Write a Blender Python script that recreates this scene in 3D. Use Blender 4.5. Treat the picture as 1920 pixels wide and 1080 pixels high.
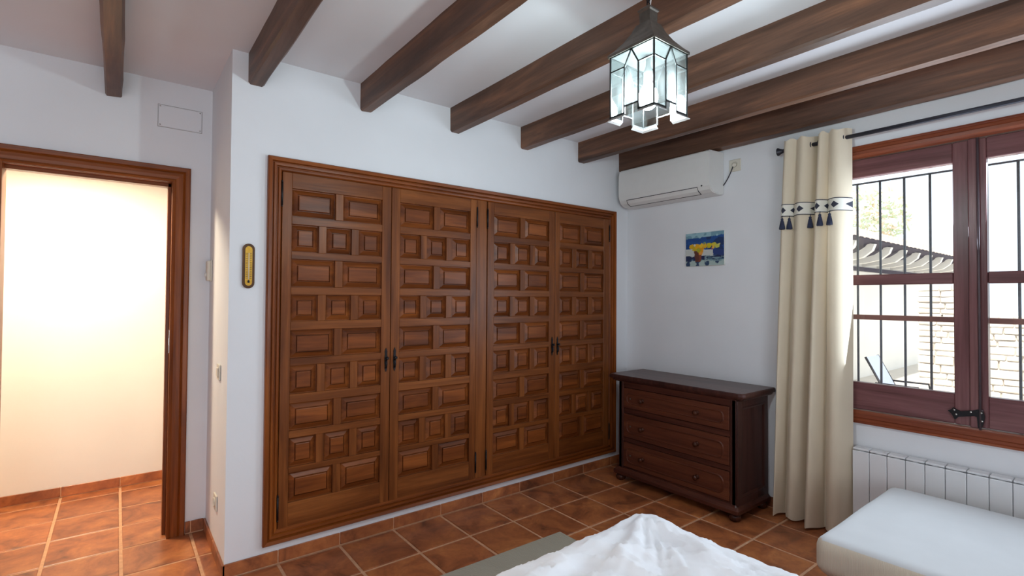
import bpy, bmesh, math, random
from math import sin, cos, pi, radians, sqrt, atan2, floor
from mathutils import Vector, Matrix, noise

random.seed(7)
S = bpy.context.scene
COL = S.collection
for o in list(bpy.data.objects):
    bpy.data.objects.remove(o)

# ------------------------------------------------------------------ camera
CAM_H = 1.45
yaw, pitch, roll = radians(37.8612791), radians(1.05377001), radians(0.37009979)
F = Vector((sin(yaw)*cos(pitch), cos(yaw)*cos(pitch), sin(pitch)))
R = Vector((cos(yaw), -sin(yaw), 0)); U = R.cross(F)
R, U = cos(roll)*R + sin(roll)*U, -sin(roll)*R + cos(roll)*U
cam = bpy.data.cameras.new('camera'); cam.sensor_width = 36.0; cam.lens = 950.5189/1920*36
cam.clip_start = 0.02; cam.clip_end = 300
cam_o = bpy.data.objects.new('camera', cam); COL.objects.link(cam_o)
cam_o.matrix_world = Matrix(((R.x, U.x, -F.x, 0), (R.y, U.y, -F.y, 0), (R.z, U.z, -F.z, CAM_H), (0, 0, 0, 1)))
S.camera = cam_o

# ------------------------------------------------------------------ look, world, sun, large lights
S.view_settings.view_transform = 'Standard'
S.view_settings.look = 'None'
S.view_settings.gamma = 1.0
S.view_settings.use_curve_mapping = False
S.view_settings.exposure = 0.0
S.cycles.use_denoising = True
S.cycles.max_bounces = 9
S.cycles.diffuse_bounces = 5
S.cycles.transparent_max_bounces = 16
S.cycles.sample_clamp_indirect = 6.0
S.cycles.caustics_reflective = False
S.cycles.caustics_refractive = False

W = bpy.data.worlds.new('world'); S.world = W; W.use_nodes = True
bg = W.node_tree.nodes['Background']
bg.inputs['Color'].default_value = (0.86, 0.93, 1.0, 1)      # bright hazy overcast sky
bg.inputs['Strength'].default_value = 1.6

def light(name, kind, loc, energy, color, rot=None, **kw):
    l = bpy.data.lights.new(name, kind); l.energy = energy; l.color = color
    for k, v in kw.items(): setattr(l, k, v)
    o = bpy.data.objects.new(name, l); COL.objects.link(o); o.location = loc
    if rot is not None: o.rotation_euler = rot
    return o
def aim(o, d):
    o.rotation_euler = Vector(d).to_track_quat('-Z', 'Y').to_euler()

sun = light('sun', 'SUN', (-10, 2, 20), 6.0, (1.0, 0.95, 0.87), angle=radians(1.5)); aim(sun, (0.62, 0.10, -0.80))
# daylight through the window in view, and an added fill lamp behind the camera
WIN_LIGHT = light('window_daylight', 'AREA', (3.592, 0.60, 1.62), 36, (0.74, 0.87, 1.0), shape='RECTANGLE', size=1.3, size_y=1.35)
WIN_LIGHT.rotation_euler = (0, radians(98), 0); WIN_LIGHT.data.size, WIN_LIGHT.data.size_y = 1.15, 1.20
REAR_FILL = light('rear_fill_light', 'AREA', (-0.5, -2.30, 1.15), 50, (0.84, 0.92, 1.0), shape='RECTANGLE', size=1.8, size_y=2.1)  # added fill lamp, no such source in view
aim(REAR_FILL, (0.25, 1, 0.32))

# ------------------------------------------------------------------ helpers
def srgb(r, g, b):
    f = lambda c: (c/255/12.92) if c/255 <= 0.04045 else ((c/255+0.055)/1.055)**2.4
    return (f(r), f(g), f(b), 1.0)

def mat(name):
    m = bpy.data.materials.new(name); m.use_nodes = True
    nt = m.node_tree
    return m, nt, nt.nodes['Principled BSDF'], nt.nodes['Material Output']
def N(nt, t, **kw):
    n = nt.nodes.new(t)
    for k, v in kw.items():
        if k in n.inputs.keys(): n.inputs[k].default_value = v
        else: setattr(n, k, v)
    return n
def ramp(nt, fac, stops):
    r = nt.nodes.new('ShaderNodeValToRGB')
    e = r.color_ramp.elements
    while len(e) < len(stops): e.new(0.5)
    for el, (p, c) in zip(e, stops): el.position = p; el.color = c
    nt.links.new(fac, r.inputs['Fac'])
    return r
def mixc(nt, fac, a, b, mode='MIX'):
    m = nt.nodes.new('ShaderNodeMix'); m.data_type = 'RGBA'; m.blend_type = mode
    for i, v in ((0, fac), (6, a), (7, b)):
        if hasattr(v, 'links'): nt.links.new(v, m.inputs[i])
        else: m.inputs[i].default_value = v
    return m.outputs[2]
def bump(nt, bsdf, h, strength, dist=0.01):
    b = nt.nodes.new('ShaderNodeBump'); b.inputs['Strength'].default_value = strength; b.inputs['Distance'].default_value = dist
    nt.links.new(h, b.inputs['Height']); nt.links.new(b.outputs[0], bsdf.inputs['Normal'])
def coords(nt, scale, rnd=0.0):
    tc = nt.nodes.new('ShaderNodeTexCoord'); mp = nt.nodes.new('ShaderNodeMapping'); mp.inputs['Scale'].default_value = scale
    nt.links.new(tc.outputs['Object'], mp.inputs['Vector'])
    if rnd:
        oi = nt.nodes.new('ShaderNodeObjectInfo')
        v = nt.nodes.new('ShaderNodeVectorMath'); v.operation = 'SCALE'; v.inputs[0].default_value = (rnd, rnd*1.7, rnd*0.6)
        nt.links.new(oi.outputs['Random'], v.inputs['Scale'])
        nt.links.new(v.outputs[0], mp.inputs['Location'])
    return mp.outputs[0]

def wood(name, dark, mid, light_, axis='Z', rough=0.36, fine=16.0, along=1.1, bumpy=0.12, spec=0.27, rnd=13.0):
    m, nt, b, _ = mat(name)
    sc = [fine, fine, fine]; sc['XYZ'.index(axis)] = along
    v = coords(nt, sc, rnd)
    n1 = N(nt, 'ShaderNodeTexNoise', Scale=1.0, Detail=6.0, Roughness=0.62, Distortion=0.6); nt.links.new(v, n1.inputs['Vector'])
    sc2 = [fine*5]*3; sc2['XYZ'.index(axis)] = along*2
    v2 = coords(nt, sc2, rnd)
    n2 = N(nt, 'ShaderNodeTexNoise', Scale=1.0, Detail=3.0, Roughness=0.7); nt.links.new(v2, n2.inputs['Vector'])
    c = ramp(nt, n1.outputs['Fac'], [(0.30, dark), (0.52, mid), (0.74, light_)])
    g = ramp(nt, n2.outputs['Fac'], [(0.30, (0.62, 0.60, 0.58, 1)), (0.60, (1, 1, 1, 1))])
    col = mixc(nt, 0.65, c.outputs[0], g.outputs[0], 'MULTIPLY')
    nt.links.new(col, b.inputs['Base Color'])
    b.inputs['Roughness'].default_value = rough
    b.inputs['Specular IOR Level'].default_value = spec
    bump(nt, b, n2.outputs['Fac'], bumpy, 0.004)
    return m
def plain(name, c, rough=0.5, metal=0.0, noise_amt=0.06, scale=18.0, bumpy=0.0, spec=0.5, bscale=None):
    m, nt, b, _ = mat(name)
    v = coords(nt, (1, 1, 1))
    n = N(nt, 'ShaderNodeTexNoise', Scale=scale, Detail=4.0); nt.links.new(v, n.inputs['Vector'])
    lo = tuple(x*(1-noise_amt) for x in c[:3])+(1,); hi = tuple(min(1, x*(1+noise_amt)) for x in c[:3])+(1,)
    r = ramp(nt, n.outputs['Fac'], [(0.3, lo), (0.7, hi)])
    nt.links.new(r.outputs[0], b.inputs['Base Color'])
    b.inputs['Roughness'].default_value = rough; b.inputs['Metallic'].default_value = metal
    b.inputs['Specular IOR Level'].default_value = spec
    if bumpy:
        n3 = N(nt, 'ShaderNodeTexNoise', Scale=bscale or scale*6, Detail=3.0); nt.links.new(v, n3.inputs['Vector'])
        bump(nt, b, n3.outputs['Fac'], bumpy, 0.003)
    return m

class MB:
    """collects geometry for ONE mesh object (world coordinates)"""
    def __init__(s): s.bm = bmesh.new(); s.lay = None
    def face(s, pts, mi=0, smooth=False):
        f = s.bm.faces.new([s.bm.verts.new(p) for p in pts]); f.material_index = mi; f.smooth = smooth; return f
    def box(s, x0, x1, y0, y1, z0, z1, mi=0, bev=0.0, seg=1):
        vs = [s.bm.verts.new((x, y, z)) for x in (x0, x1) for y in (y0, y1) for z in (z0, z1)]
        idx = ((0, 1, 3, 2), (4, 6, 7, 5), (0, 4, 5, 1), (2, 3, 7, 6), (0, 2, 6, 4), (1, 5, 7, 3))
        fs = [s.bm.faces.new([vs[i] for i in q]) for q in idx]
        for f in fs: f.material_index = mi
        if bev > 0:
            es = list({e for f in fs for e in f.edges})
            r = bmesh.ops.bevel(s.bm, geom=es, offset=bev, segments=seg, affect='EDGES', profile=0.5)
            for f in r['faces']: f.material_index = mi
        return s
    def prism(s, poly, mapf, a, b, mi=0, smooth=False):
        """poly: list of 2-D points, mapf(u,v,w) -> world, extruded w from a to b"""
        n = len(poly)
        va = [s.bm.verts.new(mapf(u, v, a)) for u, v in poly]; vb = [s.bm.verts.new(mapf(u, v, b)) for u, v in poly]
        s.bm.faces.new(va).material_index = mi; s.bm.faces.new(vb[::-1]).material_index = mi
        for i in range(n):
            f = s.bm.faces.new((va[i], vb[i], vb[(i+1) % n], va[(i+1) % n])); f.material_index = mi; f.smooth = smooth
        return s
    def lathe(s, prof, c, n=14, axis='Z', mi=0, smooth=True):
        """prof: (radius, height) list; closed with caps"""
        c = Vector(c); rings = []
        def P(r, h, a):
            if axis == 'Z': return c+Vector((r*cos(a), r*sin(a), h))
            if axis == 'X': return c+Vector((h, r*cos(a), r*sin(a)))
            return c+Vector((r*cos(a), h, r*sin(a)))
        for r, h in prof: rings.append([s.bm.verts.new(P(max(r, 1e-4), h, 2*pi*i/n)) for i in range(n)])
        for A, B in zip(rings, rings[1:]):
            for i in range(n):
                f = s.bm.faces.new((A[i], A[(i+1) % n], B[(i+1) % n], B[i])); f.material_index = mi; f.smooth = smooth
        s.bm.faces.new(rings[0][::-1]).material_index = mi; s.bm.faces.new(rings[-1]).material_index = mi
        return s
    def tube(s, pts, r, n=8, mi=0, closed=False):
        pts = [Vector(p) for p in pts]; rings = []; m = len(pts)
        up = None
        for i, p in enumerate(pts):
            if closed: t = pts[(i+1) % m]-pts[i-1]
            else: t = pts[min(i+1, m-1)]-pts[max(i-1, 0)]
            t.normalize()
            if up is None:
                up = Vector((0, 0, 1)) if abs(t.z) < 0.9 else Vector((1, 0, 0))
            a = t.cross(up).normalized(); b = a.cross(t).normalized(); up = b
            rr = r[i] if isinstance(r, (list, tuple)) else r
            rings.append([s.bm.verts.new(p+rr*(cos(2*pi*k/n)*a+sin(2*pi*k/n)*b)) for k in range(n)])
        pairs = list(zip(rings, rings[1:])) + ([(rings[-1], rings[0])] if closed else [])
        for A, B in pairs:
            for k in range(n):
                f = s.bm.faces.new((A[k], A[(k+1) % n], B[(k+1) % n], B[k])); f.material_index = mi; f.smooth = True
        if not closed:
            s.bm.faces.new(rings[0][::-1]).material_index = mi; s.bm.faces.new(rings[-1]).material_index = mi
        return s
    def grid(s, fn, nu, nv, mi=0, smooth=True):
        V = [[s.bm.verts.new(fn(i/nu, j/nv)) for j in range(nv+1)] for i in range(nu+1)]
        for i in range(nu):
            for j in range(nv):
                f = s.bm.faces.new((V[i][j], V[i+1][j], V[i+1][j+1], V[i][j+1])); f.material_index = mi; f.smooth = smooth
        return V
    def frame(s, prof, a0, a1, b0, b1, mapf, sides='LTRB', mh=0, mv=0):
        """mitred moulding; prof = [(outward offset from the inner edge, depth)], mapf(a,b,d)"""
        def loop(o): return [(a0-o, b0-o), (a0-o, b1+o), (a1+o, b1+o), (a1+o, b0-o)]   # BL TL TR BR
        seq = {'L': (0, 1, mv), 'T': (1, 2, mh), 'R': (2, 3, mv), 'B': (3, 0, mh)}
        for sd in sides:
            i, j, mi = seq[sd]
            ends = []
            for k in range(len(prof)-1):
                (o1, d1), (o2, d2) = prof[k], prof[k+1]
                L1, L2 = loop(o1), loop(o2)
                def fix(p, idx):   # without a bottom side the uprights run straight down to b0
                    return (p[0], b0) if ('B' not in sides and idx in (0, 3)) else p
                q = [(fix(L1[i], i), d1), (fix(L1[j], j), d1), (fix(L2[j], j), d2), (fix(L2[i], i), d2)]
                s.face([mapf(p[0], p[1], d) for p, d in q], mi)
        return s
    def build(s, name, mats, parent=None, weld=False, at=None):
        if weld: bmesh.ops.remove_doubles(s.bm, verts=s.bm.verts, dist=1e-5)
        bmesh.ops.recalc_face_normals(s.bm, faces=s.bm.faces)
        off = Vector((0, 0, 0))
        if parent is not None: off = worldloc(parent)
        if at is not None: off = Vector(at)
        for v in s.bm.verts: v.co -= off
        me = bpy.data.meshes.new(name); s.bm.to_mesh(me); s.bm.free()
        for m in (mats if isinstance(mats, (list, tuple)) else [mats]): me.materials.append(m)
        o = bpy.data.objects.new(name, me); COL.objects.link(o)
        if parent is not None:
            o.parent = parent
            o.location = off-worldloc(parent)
        else: o.location = off
        return o
def worldloc(o):
    v = Vector(o.location)
    while o.parent is not None: o = o.parent; v += o.location
    return v
def inst(name, me, parent, loc):
    o = bpy.data.objects.new(name, me); COL.objects.link(o); o.parent = parent
    o.location = Vector(loc)-worldloc(parent); return o
def tag(o, label=None, cat=None, group=None, kind=None):
    for k, v in (('label', label), ('category', cat), ('group', group), ('kind', kind)):
        if v: o[k] = v
    return o
def thing(name, loc, label, cat, group=None):
    o = bpy.data.objects.new(name, None); o.empty_display_size = 0.05; COL.objects.link(o); o.location = loc
    return tag(o, label, cat, group)
def structure(o): o['kind'] = 'structure'; return o

# ------------------------------------------------------------------ the room's measures (metres)
YA, XB, XP, YD, YH = 2.967, 3.62, 0.452, 3.667, 4.86     # wardrobe wall, window wall, pier corner, door wall, hall wall
ZC = 2.735                                                # ceiling
XL, YF = -1.60, -2.40                                     # unseen left and rear walls
pA = lambda a, b, d: (a, YA-d, b)                         # plane of the wardrobe wall, d = towards the room
pB = lambda a, b, d: (XB-d, a, b)                         # plane of the window wall
pD = lambda a, b, d: (a, YD-d, b)                         # plane of the door wall
pP = lambda a, b, d: (XP-d, a, b)                         # side of the pier

# ------------------------------------------------------------------ materials
M_WALL = plain('white_plaster', srgb(229, 230, 233), 0.85, noise_amt=0.02, scale=2.5, bumpy=0.12, bscale=60, spec=0.2)
M_CEIL = plain('white_ceiling_plaster', srgb(226, 225, 228), 0.9, noise_amt=0.02, scale=2.0, bumpy=0.10, bscale=50, spec=0.2)
M_HALL = plain('warm_white_plaster', srgb(236, 232, 226), 0.85, noise_amt=0.02, scale=2.5, bumpy=0.1, bscale=60, spec=0.2)
M_GROUT = plain('sandy_grout', srgb(206, 158, 122), 0.85, noise_amt=0.12, scale=30, bumpy=0.2)
D_, M_, L_ = srgb(86, 43, 17), srgb(122, 67, 29), srgb(152, 90, 44)
M_WV = wood('pine_upright_grain', D_, M_, L_, 'Z')
M_WH = wood('pine_level_grain', D_, M_, L_, 'X')
M_WP = wood('pine_panel_grain', srgb(80, 38, 15), srgb(122, 64, 27), srgb(156, 88, 40), 'X', fine=12)
M_FV = wood('frame_upright_grain', srgb(98, 46, 14), srgb(132, 68, 24), srgb(158, 88, 34), 'Z')
M_FH = wood('frame_level_grain', srgb(98, 46, 14), srgb(132, 68, 24), srgb(158, 88, 34), 'X')
M_WINV = wood('window_upright_grain', srgb(96, 60, 60), srgb(120, 79, 80), srgb(138, 97, 94), 'Z', rough=0.3)  # purple lens flare is tinted into the sash wood colours
M_WINH = wood('window_level_grain', srgb(96, 60, 60), srgb(120, 79, 80), srgb(138, 97, 94), 'Y', rough=0.3)
M_TRIMH = wood('window_trim_grain', srgb(112, 50, 30), srgb(140, 72, 44), srgb(160, 90, 58), 'Y', rough=0.34)
M_BEAM = wood('dark_beam_grain', srgb(68, 48, 38), srgb(104, 74, 58), srgb(148, 102, 74), 'Y', rough=0.46, fine=9, along=0.9, bumpy=0.35, spec=0.35)
M_CHY = wood('chest_level_grain', srgb(56, 29, 24), srgb(78, 42, 33), srgb(98, 56, 42), 'Y', rough=0.33)
M_CHZ = wood('chest_upright_grain', srgb(52, 30, 27), srgb(70, 41, 36), srgb(86, 53, 45), 'Z', rough=0.33)
M_CHD = wood('chest_drawer_grain', srgb(72, 37, 27), srgb(98, 54, 38), srgb(122, 72, 48), 'Y', rough=0.33)
M_CHT = wood('chest_top_grain', srgb(72, 50, 47), srgb(92, 66, 62), srgb(110, 80, 74), 'Y', rough=0.38, spec=0.8)
M_IRON = plain('black_iron', srgb(34, 32, 34), 0.45, 0.6, noise_amt=0.2, scale=60)
M_ROD = plain('bronze_black_rod', srgb(52, 52, 60), 0.4, 0.5, noise_amt=0.1)
M_PEWTER = plain('aged_tin', srgb(118, 114, 106), 0.5, 0.75, noise_amt=0.25, scale=25, bumpy=0.1)
M_LEAD = plain('dark_lead_came', srgb(52, 54, 54), 0.5, 0.5, noise_amt=0.1)
M_TIN = plain('bright_tin_edge', srgb(205, 206, 204), 0.35, 0.6, noise_amt=0.08)
M_PLASTIC = plain('white_plastic', srgb(226, 225, 222), 0.38, noise_amt=0.01)
M_PLASTIC2 = plain('warm_white_plastic', srgb(216, 210, 196), 0.42, noise_amt=0.01)
M_DARK = plain('dark_gap', srgb(40, 40, 44), 0.7, noise_amt=0.05)
M_RAD = plain('white_enamel', srgb(228, 229, 231), 0.35, noise_amt=0.01)
M_BRASS = plain('worn_brass', srgb(196, 150, 62), 0.35, 0.85, noise_amt=0.15, scale=40)
M_TASSEL = plain('navy_yarn', srgb(44, 50, 74), 0.9, noise_amt=0.2, scale=120, bumpy=0.3)
M_CHROME = plain('steel', srgb(190, 188, 182), 0.25, 0.95, noise_amt=0.05)
M_KNOB = wood('knob_wood', srgb(58, 30, 22), srgb(76, 42, 30), srgb(92, 54, 38), 'Z', rough=0.22, fine=40)

def tile_material():
    m, nt, b, _ = mat('terracotta_tile')
    v = coords(nt, (1, 1, 1), 40.0)
    n1 = N(nt, 'ShaderNodeTexNoise', Scale=5.0, Detail=7.0, Roughness=0.6, Distortion=0.9); nt.links.new(v, n1.inputs['Vector'])
    n2 = N(nt, 'ShaderNodeTexNoise', Scale=28.0, Detail=5.0, Roughness=0.7); nt.links.new(v, n2.inputs['Vector'])
    c = ramp(nt, n1.outputs['Fac'], [(0.30, srgb(112, 66, 44)), (0.47, srgb(167, 99, 61)), (0.60, srgb(188, 116, 69)), (0.75, srgb(212, 140, 84))])
    g = ramp(nt, n2.outputs['Fac'], [(0.30, (0.70, 0.66, 0.66, 1)), (0.62, (1.05, 1.05, 1.05, 1))])
    col = mixc(nt, 0.6, c.outputs[0], g.outputs[0], 'MULTIPLY')
    oi = nt.nodes.new('ShaderNodeObjectInfo')
    r = ramp(nt, oi.outputs['Random'], [(0.0, (0.82, 0.80, 0.80, 1)), (0.5, (0.97, 0.97, 0.97, 1)), (1.0, (1.08, 1.04, 1.0, 1))])
    nt.links.new(mixc(nt, 1.0, col, r.outputs[0], 'MULTIPLY'), b.inputs['Base Color'])
    b.inputs['Roughness'].default_value = 0.34
    bump(nt, b, n1.outputs['Fac'], 0.16, 0.006)
    return m
M_TILE = tile_material()

def fabric(name, c, rough=0.9, trans=0.0, scale=300, rib=None, bumpy=0.25):
    m, nt, b, out = mat(name)
    v = coords(nt, (1, 1, 1))
    n = N(nt, 'ShaderNodeTexNoise', Scale=6.0, Detail=4.0); nt.links.new(v, n.inputs['Vector'])
    r = ramp(nt, n.outputs['Fac'], [(0.3, tuple(x*0.95 for x in c[:3])+(1,)), (0.7, c)])
    nt.links.new(r.outputs[0], b.inputs['Base Color']); b.inputs['Roughness'].default_value = rough
    b.inputs['Specular IOR Level'].default_value = 0.15
    b.inputs['Sheen Weight'].default_value = 0.15
    if rib:
        w = N(nt, 'ShaderNodeTexWave', Scale=rib[1], Distortion=0.4); w.bands_direction = rib[0]; nt.links.new(v, w.inputs['Vector'])
        bump(nt, b, w.outputs['Fac'], bumpy, 0.004)
    else:
        n2 = N(nt, 'ShaderNodeTexNoise', Scale=scale, Detail=2.0); nt.links.new(v, n2.inputs['Vector'])
        bump(nt, b, n2.outputs['Fac'], bumpy, 0.001)
    if trans:
        t = nt.nodes.new('ShaderNodeBsdfTranslucent'); nt.links.new(r.outputs[0], t.inputs['Color'])
        mx = nt.nodes.new('ShaderNodeMixShader'); mx.inputs[0].default_value = trans
        nt.links.new(b.outputs[0], mx.inputs[1]); nt.links.new(t.outputs[0], mx.inputs[2]); nt.links.new(mx.outputs[0], out.inputs['Surface'])
    return m
M_CURT = fabric('cream_linen', srgb(230, 216, 192), trans=0.16)
M_DUVET = fabric('white_cotton', srgb(240, 241, 244), scale=250, bumpy=0.1)
M_BENCH = fabric('pale_corduroy', srgb(206, 192, 172), rib=('Y', 55), bumpy=0.35)  # beige tone takes in the warm floor bounce on the sides
M_BENCH_LIT = fabric('pale_corduroy_lit_top', srgb(202, 203, 204), scale=200, bumpy=0.2)  # cool window light tinted into the cushion's top faces
M_RUG = fabric('grey_woven_wool', srgb(176, 168, 148), rib=('Y', 40), bumpy=0.6)

def glass(name, tint=(1, 1, 1, 1), refl=0.08, rough=0.0, milk=0.0):
    m, nt, b, out = mat(name); nt.nodes.remove(b)
    t = N(nt, 'ShaderNodeBsdfTransparent', Color=tint); g = N(nt, 'ShaderNodeBsdfGlossy', Roughness=rough)
    fr = N(nt, 'ShaderNodeLayerWeight', Blend=0.25)
    mm = N(nt, 'ShaderNodeMath', operation='MULTIPLY_ADD'); mm.inputs[1].default_value = 0.5; mm.inputs[2].default_value = refl*0.5
    nt.links.new(fr.outputs['Fresnel'], mm.inputs[0])
    mx = nt.nodes.new('ShaderNodeMixShader')
    nt.links.new(mm.outputs[0], mx.inputs[0]); nt.links.new(t.outputs[0], mx.inputs[1]); nt.links.new(g.outputs[0], mx.inputs[2])
    last = mx.outputs[0]
    if milk:
        v = coords(nt, (40, 40, 9))
        n = N(nt, 'ShaderNodeTexNoise', Scale=1.0, Detail=4.0); nt.links.new(v, n.inputs['Vector'])
        mr = N(nt, 'ShaderNodeMapRange'); mr.inputs[1].default_value = 0.35; mr.inputs[2].default_value = 0.75; mr.inputs[3].default_value = milk*0.35; mr.inputs[4].default_value = milk
        nt.links.new(n.outputs['Fac'], mr.inputs[0])
        tr = N(nt, 'ShaderNodeBsdfTranslucent', Color=(0.9, 0.97, 0.97, 1))
        m2 = nt.nodes.new('ShaderNodeMixShader'); nt.links.new(mr.outputs[0], m2.inputs[0]); nt.links.new(last, m2.inputs[1]); nt.links.new(tr.outputs[0], m2.inputs[2]); last = m2.outputs[0]
    nt.links.new(last, out.inputs['Surface'])
    return m
M_GLASS = glass('window_glass', (0.97, 0.99, 1.0, 1), 0.06)
M_LGLASS = glass('lantern_glass', (0.90, 0.96, 0.95, 1), 0.05, 0.02, milk=0.010)

def emit(name, c, s):
    m, nt, b, out = mat(name); nt.nodes.remove(b)
    e = N(nt, 'ShaderNodeEmission', Color=c, Strength=s); nt.links.new(e.outputs[0], out.inputs['Surface']); return m
M_BULB = emit('cold_white_bulb', (0.84, 0.94, 1.0, 1), 700.0)
M_HLAMP = emit('warm_lamp_shade', (1.0, 0.80, 0.55, 1), 22.0)

# ------------------------------------------------------------------ room shell
m = MB()
m.box(XL-0.2, XB+0.3, YF-0.2, YH+0.2, -0.20, -0.004)
floor = structure(m.build('floor', M_GROUT))
GX, GY, PX, PY, GAP = 0.037, 2.605, 0.3355, 0.3545, 0.016
def tile_mesh(w, h, t, name):
    b = bmesh.new(); c = 0.004; q = lambda i: [(-w/2+i, -h/2+i), (w/2-i, -h/2+i), (w/2-i, h/2-i), (-w/2+i, h/2-i)]
    A = [b.verts.new((x, y, -t)) for x, y in q(0)]; B_ = [b.verts.new((x, y, -c*0.6)) for x, y in q(0)]
    C = [b.verts.new((x, y, 0)) for x, y in q(c)]
    b.faces.new(A[::-1])
    for P_, Q_ in ((A, B_), (B_, C)):
        for i in range(4): b.faces.new((P_[i], P_[(i+1) % 4], Q_[(i+1) % 4], Q_[i]))
    b.faces.new(C); bmesh.ops.recalc_face_normals(b, faces=b.faces)
    me = bpy.data.meshes.new(name); b.to_mesh(me); b.free(); me.materials.append(M_TILE); return me
TM = tile_mesh(PX-GAP, PY-GAP, 0.010, 'floor_tile')
for i in range(-5, 11):
    for j in range(-11, 7):
        x0, x1 = GX+i*PX, GX+(i+1)*PX; y0, y1 = GY+j*PY, GY+(j+1)*PY
        cx, cy = (x0+x1)/2, (y0+y1)/2
        if x0 > XB-0.02 or y0 > YH-0.02 or x1 < XL or y1 < YF: continue
        if cx > XP+0.18 and y0 > YA-0.05: continue                      # under the wardrobe
        o = inst('tile', TM, floor, (cx, cy, random.uniform(-0.0008, 0.0008)))
        o.rotation_euler = (random.uniform(-1, 1)*0.0012, random.uniform(-1, 1)*0.0012, random.uniform(-1, 1)*0.003)

m = MB(); m.box(XL-0.2, XB+0.3, YF-0.2, YD+0.12, ZC, ZC+0.15); structure(m.build('ceiling', M_CEIL))

# wardrobe wall and pier in one body, with the wardrobe's niche left open
WX0, WX1, WZ0, WZ1 = 0.64, 3.433, 0.117, 2.196
m = MB()
m.box(XP, WX0, YA, YD+0.12, 0, ZC); m.box(WX1, XB+0.3, YA, YD+0.12, 0, ZC)
m.box(WX0, WX1, YA, YD+0.12, WZ1, ZC); m.box(WX0, WX1, YA, YD+0.12, 0, WZ0); m.box(WX0, WX1, YD-0.02, YD+0.12, WZ0, WZ1)
structure(m.build('wall_back', M_WALL))
# door wall
DX0, DX1, DZ = -0.505, 0.262, 2.145
m = MB()
m.box(XL-0.2, DX0, YD, YD+0.12, 0, ZC); m.box(DX1, XP, YD, YD+0.12, 0, ZC); m.box(DX0, DX1, YD, YD+0.12, DZ, ZC)
structure(m.build('wall_door', M_WALL))
# window wall
OY0, OY1, OZ0, OZ1 = -0.10, 1.35, 0.70, 2.39
m = MB()
m.box(XB, XB+0.3, OY1, YA, 0, ZC); m.box(XB, XB+0.3, YF-0.2, OY0, 0, ZC)
m.box(XB, XB+0.3, OY0, OY1, 0, OZ0); m.box(XB, XB+0.3, OY0, OY1, OZ1, ZC)
structure(m.build('wall_right', M_WALL))
m = MB(); m.box(XL-0.2, XL, YF-0.2, YD, 0, ZC); structure(m.build('wall_left', M_WALL))
# rear wall behind the camera with an added opening that lets in fill light
m = MB()
m.box(XL, -1.45, YF-0.2, YF, 0, ZC); m.box(0.45, XB, YF-0.2, YF, 0, ZC); m.box(-1.45, 0.45, YF-0.2, YF, 2.25, ZC)
structure(m.build('wall_front', M_WALL))
# the hall beyond the door
m = MB()
m.box(XL-0.2, 1.2, YH, YH+0.15, 0, 2.6); m.box(XL-0.2, XL, YD+0.12, YH, 0, 2.6); m.box(1.05, 1.2, YD+0.12, YH, 0, 2.6)
structure(m.build('wall_hall', M_HALL))
m = MB(); m.box(XL-0.2, 1.2, YD+0.12, YH+0.15, 2.45, 2.6); structure(m.build('ceiling_hall', M_HALL))

# ------------------------------------------------------------------ tiled baseboards
def skirt(name, plane, a0, a1, d=0.012, top=0.074, grid0=GX, pitch=PX):
    """plane: 'x+' runs along x facing -y at y=value, 'y' runs along y facing -x"""
    kind, val = plane
    b = MB()
    if kind == 'x': b.box(a0, a1, val-d+0.004, val, 0.0, top-0.004)
    else: b.box(val-d+0.004, val, a0, a1, 0.0, top-0.004)
    root = structure(b.build(name, M_GROUT))
    cache = {}
    k = floor_div = math.floor((a0-grid0)/pitch)
    while grid0+k*pitch < a1:
        s0, s1 = max(a0, grid0+k*pitch+0.003), min(a1, grid0+(k+1)*pitch-0.003); k += 1
        if s1-s0 < 0.02: continue
        L = round(s1-s0, 3)
        t = MB()
        if L not in cache:
            if kind == 'x': t.box(-L/2, L/2, -0.005, 0.005, 0, top-0.006, bev=0.002)
            else: t.box(-0.005, 0.005, -L/2, L/2, 0, top-0.006, bev=0.002)
            o = t.build('tile', M_TILE); cache[L] = o.data; bpy.data.objects.remove(o)
        else: t.bm.free()
        c = (s0+s1)/2
        inst('tile', cache[L], root, (c, val-d+0.005, 0.006) if kind == 'x' else (val-d+0.005, c, 0.006))
    return root
skirt('baseboard_back', ('x', YA), XP-0.012, XB)
skirt('baseboard_pier', ('y', XP), YA-0.012, YD-0.012, grid0=GY, pitch=PY)
skirt('baseboard_door', ('x', YD), 0.345, XP-0.012)
skirt('baseboard_hall', ('x', YH), XL, 1.05)
skirt('baseboard_right', ('y', XB), -2.38, YA-0.012, grid0=GY, pitch=PY)

# ------------------------------------------------------------------ ceiling beams
def beam(x0, w, y1, label, seed, z0=2.572, y0=YF):
    rnd = random.Random(seed)
    m = MB(); n = 44; prof = []
    c = 0.010
    rings = []
    for i in range(n+1):
        y = y0+(y1-y0)*i/n
        j = lambda k, s: noise.noise(Vector((seed*7.3+k*3.1, y*2.3, seed)))*s + noise.noise(Vector((seed*3.3+k*5.7, y*11, 4.0)))*s*0.55
        p = [(x0+j(1, .004), ZC+0.01), (x0+j(2, .004), z0+c+j(3, .004)), (x0+c+j(4, .004), z0+j(5, .004)),
             (x0+w-c+j(6, .005), z0+j(7, .004)), (x0+w+j(8, .005), z0+c+j(9, .005)), (x0+w+j(10, .004), ZC+0.01)]
        rings.append([m.bm.verts.new((a, y, b)) for a, b in p])
    for A, B_ in zip(rings, rings[1:]):
        for k in range(6): m.bm.faces.new((A[k], A[(k+1) % 6], B_[(k+1) % 6], B_[k]))
    m.bm.faces.new(rings[0]); m.bm.faces.new(rings[-1][::-1])
    o = m.build('ceiling_beam', M_BEAM, at=(x0, y0, z0))
    return tag(o, label, 'beam', 'dark beams across the ceiling')
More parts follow.
